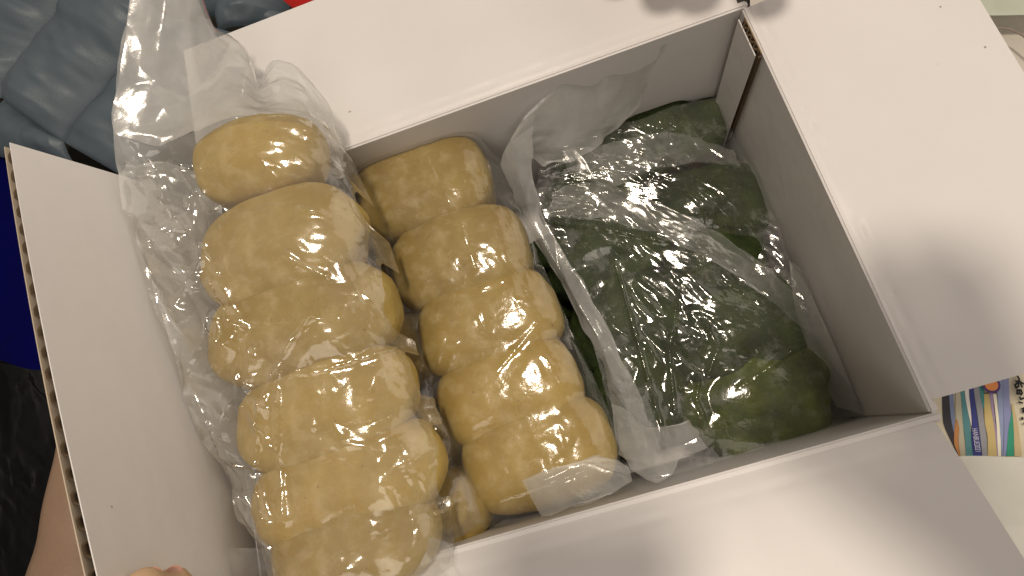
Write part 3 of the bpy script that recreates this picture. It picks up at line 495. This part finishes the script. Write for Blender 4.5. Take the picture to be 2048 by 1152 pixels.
# ------------------------------------------------------------------ the person
pe = empty('person', (-0.1997, 0.0558, 0.07), 'person behind the left flap, bare leg beside it and two fingertips gripping it', 'person')
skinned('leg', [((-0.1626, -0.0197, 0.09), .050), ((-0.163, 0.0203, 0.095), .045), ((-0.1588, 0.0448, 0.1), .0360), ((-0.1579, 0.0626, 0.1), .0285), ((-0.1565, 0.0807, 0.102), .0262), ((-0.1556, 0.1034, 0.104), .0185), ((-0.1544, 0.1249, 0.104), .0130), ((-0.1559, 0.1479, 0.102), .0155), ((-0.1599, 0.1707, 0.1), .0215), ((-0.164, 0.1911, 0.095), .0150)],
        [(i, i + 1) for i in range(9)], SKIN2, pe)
def hand():
    n = []; e = []
    n += [((-.055, -.060, H + .030), .026), ((-.036, -.030, H + .055), (.030, .016)), ((-.022, -.018, H + .075), (.026, .013))]; e += [(0, 1), (1, 2)]
    fing = [((0.0168, 0.0078, 0.2695), (0.0132, 0.0176, 0.2597), (0.0096, 0.0291, 0.2505), .0092, .0084), ((0.0152, 0.0037, 0.2529), (0.0121, 0.0141, 0.2455), (0.0087, 0.0269, 0.2362), .0092, .0084),
            ((0.0137, -0.004, 0.2354), (0.0111, 0.0041, 0.2275), (0.0086, 0.0105, 0.2214), .0085, .0070), ((0.0119, -0.0127, 0.2184), (0.0098, -0.0067, 0.2125), (0.0078, -0.0018, 0.2078), .0075, .0060)]
    for a, b, c, r0, r1 in fing:
        k = len(n); a, b, c = Vector(a), Vector(b), Vector(c)
        n += [(tuple(Vector((a.x - .022, -.020, a.z))), .0098), (tuple(Vector((a.x - .004, -.0155, a.z))), .0092), (tuple(b * .4 + a * .6 + Vector((.002, 0, 0))), r0), (tuple(b), r0 * .95), (tuple(c), r1)]
        e += [(2, k), (k, k + 1), (k + 1, k + 2), (k + 2, k + 3), (k + 3, k + 4)]
    k = len(n); n += [((-.040, -.020, H + .058), .012), ((-.034, .004, H + .062), .0105), ((-.028, .024, H + .064), .0088)]; e += [(1, k), (k, k + 1), (k + 1, k + 2)]
    h = skinned('hand', n, e, SKIN, pe)
    cl = Vector(cam_loc)
    for c in ((0.0154, 0.0257, 0.2556), (0.0145, 0.0241, 0.2441)):
        c = Vector(c); w = (cl - c).normalized(); a = w.orthogonal().normalized(); b = w.cross(a); ax = Vector((.1, 1, 0)); ax = (ax - w * ax.dot(w)).normalized(); bx = w.cross(ax)
        V = [c + w * .0006] + [c + ax * .0040 * math.cos(q) * r + bx * .0034 * math.sin(q) * r - w * .0012 * (r > .8) for r in (.6, 1) for q in np.linspace(0, 2 * math.pi, 18, endpoint=False)]
        F_ = [(0, 1 + i, 1 + (i + 1) % 18) for i in range(18)] + [(1 + i, 19 + i, 19 + (i + 1) % 18, 1 + (i + 1) % 18) for i in range(18)]
        link('fingernail', me_from(V, F_), NAIL, pe)
    return h
hand()

def fist():
    n = [((.350, -.50, H + .20), .052), ((.328, -.26, H + .27), .046), ((.317, -.10, H + .30), .034), ((.312, .00, H + .305), (.030, .024)), ((.312, .055, H + .30), (.040, .020))]
    e = [(0, 1), (1, 2), (2, 3), (3, 4)]
    for i, dx in enumerate((-.030, -.010, .010, .029)):
        k = len(n); L_ = (.020, .026, .025, .018)[i]
        n += [((.312 + dx, .082, H + .300), .0098), ((.312 + dx, .082 + L_, H + .296), .0092), ((.312 + dx * .95, .080 + L_ * 1.25, H + .276), .0084), ((.312 + dx * .9, .080 + L_ * .6, H + .264), .0074)]
        e += [(4, k), (k, k + 1), (k + 1, k + 2), (k + 2, k + 3)]
    k = len(n); n += [((.275, .030, H + .297), .0125), ((.259, .056, H + .290), .0105), ((.255, .082, H + .284), .0085)]; e += [(3, k), (k, k + 1), (k + 1, k + 2)]
    return skinned('raised_arm', n, e, SKIN, pe)
fist()
def reaching():
    n = [((.40, .62, H + .16), .040), ((.345, .42, H + .115), .030), ((.312, .345, H + .085), (.034, .018))]; e = [(0, 1), (1, 2)]
    for tip, r in (((.329, .212, H + .064), .0125), ((.297, .228, H + .062), .0130), ((.279, .236, H + .064), .0125), ((.258, .256, H + .052), .0100)):
        k = len(n); a, b = Vector(n[2][0]), Vector(tip)
        n += [(tuple(a * .62 + b * .38 + Vector((0, 0, .008))), r * 1.12), (tuple(a * .28 + b * .72 + Vector((0, 0, .007))), r * 1.04), (tip, r)]
        e += [(2, k), (k, k + 1), (k + 1, k + 2)]
    k = len(n); n += [((.345, .335, H + .070), .0125), ((.366, .292, H + .056), .0105), ((.368, .262, H + .050), .0090)]; e += [(2, k), (k, k + 1), (k + 1, k + 2)]
    return skinned('reaching_hand', n, e, SKIN, pe)
reaching()
# the phone that took the picture, just behind the lens
ph = empty('smartphone', cam_loc, 'dark smartphone held flat above the box', 'phone')
def cam_box(name, x0, x1, y0, y1, z0, z1, mat, bev):
    c = [(x0, y0, z1), (x1, y0, z1), (x1, y1, z1), (x0, y1, z1)]
    o = link(name, slab([cam.matrix_world @ Vector(q) for q in c], z1 - z0, bev), mat, ph); return o
cam_box('body', -.068, .008, -.125, .028, .012, .020, BLACKP, .003)
cam_box('screen', -.066, .006, -.122, .025, .0202, .0206, m_plain('phone_glass', (.01, .01, .012), .08, .5, .05), 0)
cam_box('lens_bump', -.020, .005, -.004, .020, .0105, .0118, BLACKP, .0005)
# ------------------------------------------------------------------ things on the right
tag(sheet('white_sheet', [(0.4303, 0.4152, 0.015), (0.7498, 0.2813, 0.015)], [(0.7498, 0.2813, 0.015), (0.4651, -0.2272, 0.015)], [(0.2052, -0.1749, 0.015), (0.4651, -0.2272, 0.015)], [(0.4303, 0.4152, 0.015), (0.2052, -0.1749, 0.015)], .004, [(.09, .006, 20, 1.5), (.03, .0012, 0, 1)], PALEC, None, 801), 'pale cream sheet spread on the floor right of the box', 'sheet')
lz = .032
leaf = empty('leaflet', (0.4075, -0.0192, 0.032), 'striped leaflet with wavy coloured bands and handwriting, under the right flap', 'leaflet')
def poly(name, pts, z, mat, parent, label=None):
    me = me_from([(p_[0], p_[1], z) for p_ in pts], [tuple(range(len(pts)))]); o = link(name, me, mat, parent, False)
    if me.polygons[0].normal.z < 0: me.flip_normals()
    if label: o['label'] = label
    return o
def stripe(top, bot, mids, z, col, k):
    pass
PAPER = m_plain('cream_paper', (.68, .63, .49), .6, .3, .04)
link('paper', slab([(0.364, -0.037, 0.032), (0.4573, -0.0628, 0.032), (0.5017, 0.0243, 0.032), (0.4054, 0.0558, 0.032)], .003, .0003), PAPER, leaf, False)
ST = [((.045, .045, .055), [(0.3971, 0.0101), (0.3894, -0.0074), (0.3838, -0.0219), (0.3835, -0.0346), (0.3837, -0.0415)], [(0.4012, 0.0088), (0.3933, -0.0086), (0.3904, -0.0175), (0.3877, -0.0263), (0.3843, -0.0417)]),
      ((.20, .25, .42), [(0.4009, 0.0089), (0.3933, -0.0086), (0.3891, -0.0203), (0.3873, -0.0277)], [(0.4034, 0.0082), (0.3957, -0.0093), (0.3911, -0.0208), (0.3876, -0.0278)]),
      ((.52, .24, .09), [(0.3919, -0.0204), (0.3882, -0.0264), (0.3844, -0.0348), (0.3841, -0.0419)], [(0.3921, -0.0205), (0.3922, -0.0244), (0.3878, -0.0326), (0.3847, -0.0421)]),
      ((.50, .47, .36), [(0.4040, 0.0080), (0.3979, -0.0067), (0.3919, -0.0211), (0.3919, -0.0243), (0.3878, -0.0326), (0.3847, -0.0421)], [(0.4064, 0.0073), (0.3998, -0.0105), (0.3941, -0.0249), (0.3910, -0.0335), (0.3876, -0.0429)]),
      ((.10, .27, .30), [(0.4059, 0.0074), (0.3996, -0.0104), (0.3941, -0.0249), (0.3913, -0.0336), (0.3874, -0.0428)], [(0.4089, 0.0065), (0.4020, -0.0111), (0.3989, -0.0231), (0.3948, -0.0346), (0.3922, -0.0442)]),
      ((.78, .77, .74), [(0.4089, 0.0065), (0.4020, -0.0111), (0.3997, -0.0201), (0.3982, -0.0267)], [(0.4111, 0.0058), (0.4052, -0.0088), (0.4010, -0.0205), (0.3984, -0.0268)]),
      ((.045, .055, .24), [(0.4114, 0.0058), (0.4052, -0.0088), (0.4000, -0.0234), (0.3946, -0.0345), (0.3915, -0.0437)], [(0.4135, 0.0051), (0.4079, -0.0096), (0.4040, -0.0214), (0.4001, -0.0330), (0.3961, -0.0449)]),
      ((.30, .31, .35), [(0.4138, 0.0050), (0.4079, -0.0096), (0.4043, -0.0215), (0.4004, -0.0330), (0.3963, -0.0450)], [(0.4174, 0.0039), (0.4109, -0.0138), (0.4065, -0.0253), (0.4039, -0.0340), (0.3990, -0.0457)]),
      ((.06, .28, .28), [(0.4168, 0.0041), (0.4120, -0.0076), (0.4092, -0.0181), (0.4091, -0.0203)], [(0.4198, 0.0032), (0.4144, -0.0083), (0.4120, -0.0141), (0.4094, -0.0204)]),
      ((.56, .45, .20), [(0.4133, -0.0106), (0.4091, -0.0197), (0.4061, -0.0268), (0.4042, -0.0341), (0.3990, -0.0457)], [(0.4160, -0.0114), (0.4129, -0.0208), (0.4095, -0.0325), (0.4064, -0.0410), (0.4040, -0.0471)]),
      ((.36, .27, .46), [(0.4168, -0.0090), (0.4139, -0.0179), (0.4113, -0.0267), (0.4074, -0.0382), (0.4040, -0.0471)], [(0.4195, -0.0098), (0.4153, -0.0183), (0.4121, -0.0269), (0.4085, -0.0385), (0.4046, -0.0473)]),
      ((.80, .78, .66), [(0.4179, -0.0120), (0.4158, -0.0184), (0.4116, -0.0299), (0.4043, -0.0472)], [(0.4198, -0.0125), (0.4163, -0.0218), (0.4111, -0.0361), (0.4059, -0.0477)]),
      ((.27, .33, .52), [(0.4266, 0.0011), (0.4187, -0.0161), (0.4121, -0.0332), (0.4062, -0.0477)], [(0.4293, 0.0003), (0.4217, -0.0169), (0.4140, -0.0338), (0.4067, -0.0479)]),
      ((.25, .28, .50), [(0.4295, 0.0002), (0.4217, -0.0169), (0.4142, -0.0338), (0.4069, -0.0479)], [(0.4327, -0.0007), (0.4251, -0.0180), (0.4230, -0.0237), (0.4083, -0.0483)]),
      ((.04, .30, .20), [(0.4235, -0.0239), (0.4164, -0.0344), (0.4085, -0.0484)], [(0.4238, -0.0240), (0.4193, -0.0353), (0.4125, -0.0495)]),
      ((.55, .45, .26), [(0.4249, -0.0204), (0.4203, -0.0324), (0.4127, -0.0496)], [(0.4257, -0.0207), (0.4235, -0.0302), (0.4167, -0.0506)])]
for k, (col, a, b) in enumerate(ST):
    A = resample([(*q, 0) for q in a], 14); B = resample([(*q, 0) for q in b], 14)
    G = np.stack([A, B], 0); G[..., 2] = lz + .0003 + .00012 * k
    link('printed_band', grid_mesh(G), m_plain('print_%d' % k, col, .5, .3, .05), leaf, False)
def disc(c, r, z, mat, nm):
    link(nm, me_from([(c[0] + r * math.cos(a), c[1] + r * math.sin(a), z) for a in np.linspace(0, 2 * math.pi, 28, endpoint=False)], [tuple(range(28))]), mat, leaf, False)
cc = (0.419, -0.0064, 0.032); disc(cc, .0052, lz + .0024, m_plain('print_ring', (.10, .05, .20), .5, .3, .05), 'printed_ring'); disc(cc, .0038, lz + .0026, m_plain('print_orange', (.80, .30, .10), .5, .3, .05), 'printed_disc')
def text(body, a, b, hgt, mat, parent, name):
    c = bpy.data.curves.new(name, 'FONT'); c.body = body; c.size = 1; o = bpy.data.objects.new(name, c); COL.objects.link(o)
    dg = bpy.context.evaluated_depsgraph_get(); dg.update(); me = bpy.data.meshes.new_from_object(o.evaluated_get(dg)); bpy.data.objects.remove(o)
    xs = [v.co.x for v in me.vertices]; ys = [v.co.y for v in me.vertices]; a, b = Vector(a), Vector(b); d = b - a; ln = d.length; d.normalize(); n = Vector((-d.y, d.x, 0))
    for v in me.vertices:
        q = a + d * (v.co.x - min(xs)) / (max(xs) - min(xs)) * ln + n * (v.co.y - min(ys)) / (max(ys) - min(ys)) * hgt; v.co = q
    return link(name, me, mat, parent, False)
ta, tb = (0.3967, -0.0279, 0.0354), (0.3927, -0.0411, 0.0354)
text('HANBUE2021', ta, tb, .0030, m_plain('pale_print', (.62, .62, .72), .5, .3, .03), leaf, 'printed_lettering')
def strokes(lst, nm):
    V, F_ = [], []
    for pts in lst:
        pts = [Vector(q) for q in pts]
        for i in range(len(pts) - 1):
            d = (pts[i + 1] - pts[i]).normalized(); n = Vector((-d.y, d.x, 0)) * .00055; e = d * .0003; k = len(V)
            V += [pts[i] - e - n, pts[i + 1] + e - n, pts[i + 1] + e + n, pts[i] - e + n]; F_.append((k, k + 1, k + 2, k + 3))
    for i, v in enumerate(V): v.z += .00002 * (i // 4)
    return link(nm, me_from(V, F_), INK, leaf, False)
strokes([[(0.435, -0.0043, 0.0345), (0.4376, -0.0047, 0.0345)], [(0.4352, -0.0053, 0.0345), (0.4354, -0.0073, 0.0345), (0.4349, -0.0084, 0.0345)], [(0.4329, -0.0082, 0.0345), (0.4351, -0.0092, 0.0345), (0.4363, -0.0111, 0.0345)],
         [(0.4339, -0.0091, 0.0345), (0.4315, -0.0104, 0.0345), (0.4312, -0.0122, 0.0345), (0.4331, -0.0115, 0.0345), (0.4339, -0.0091, 0.0345)], [(0.4347, -0.01, 0.0345), (0.4347, -0.0126, 0.0345)], [(0.4312, -0.0135, 0.0345), (0.4301, -0.0157, 0.0345), (0.4316, -0.0158, 0.0345), (0.4323, -0.0138, 0.0345), (0.4312, -0.0135, 0.0345)],
         [(0.4332, -0.0138, 0.0345), (0.433, -0.0159, 0.0345), (0.4317, -0.0168, 0.0345)], [(0.4307, -0.0178, 0.0345), (0.4305, -0.0193, 0.0345), (0.4325, -0.019, 0.0345)], [(0.4288, -0.0204, 0.0345), (0.4304, -0.0215, 0.0345)],
         [(0.4285, -0.0248, 0.0345), (0.4301, -0.0246, 0.0345)], [(0.4282, -0.026, 0.0345), (0.429, -0.0274, 0.0345), (0.4291, -0.0253, 0.0345)], [(0.4262, -0.0295, 0.0345), (0.4264, -0.0304, 0.0345), (0.4258, -0.0303, 0.0345), (0.4265, -0.0295, 0.0345)], [(0.4258, -0.0328, 0.0345), (0.4263, -0.0336, 0.0345)]], 'handwriting')
tag(sheet('milky_bag', [(0.3618, -0.0385, 0.032), (0.3848, -0.0416, 0.038), (0.4172, -0.0514, 0.04), (0.4524, -0.0611, 0.04)], [(0.4524, -0.0611, 0.04), (0.3884, -0.1724, 0.05)], [(0.3046, -0.1585, 0.04), (0.3884, -0.1724, 0.05)], [(0.3618, -0.0385, 0.032), (0.3046, -0.1585, 0.04)],
      .0016, [(.06, .016, 30, 1.4), (.03, .004, 60, 1.5), (.01, .0006, 20, 1)], WHITEP, None, 811), 'milky white plastic bag lying below the striped leaflet', 'plastic bag')
tag(sheet('mint_wrapper', [(0.5299, 0.2985, 0.04), (0.615, 0.2581, 0.04)], [(0.615, 0.2581, 0.04), (0.5926, 0.2071, 0.035)], [(0.5074, 0.2436, 0.035), (0.5298, 0.2313, 0.038), (0.5926, 0.2071, 0.035)], [(0.5299, 0.2985, 0.04), (0.5074, 0.2436, 0.035)],
      .0014, [(.03, .006, 20, 1.5), (.012, .0016, 60, 1.5)], MINT, None, 821), 'pale mint shiny wrapper beyond the corner of the right flap', 'wrapper')
tag(link('cord', tube([(0.5211, 0.224, 0.032), (0.5313, 0.2236, 0.032), (0.5367, 0.2217, 0.032), (0.5409, 0.2181, 0.032), (0.5448, 0.212, 0.032), (0.549, 0.1994, 0.032), (0.5509, 0.1795, 0.032)], .0008), m_plain('grey_cord', (.30, .25, .22), .6, .3, .1)), 'thin grey cord curving on the pale sheet past the right flap', 'cord')
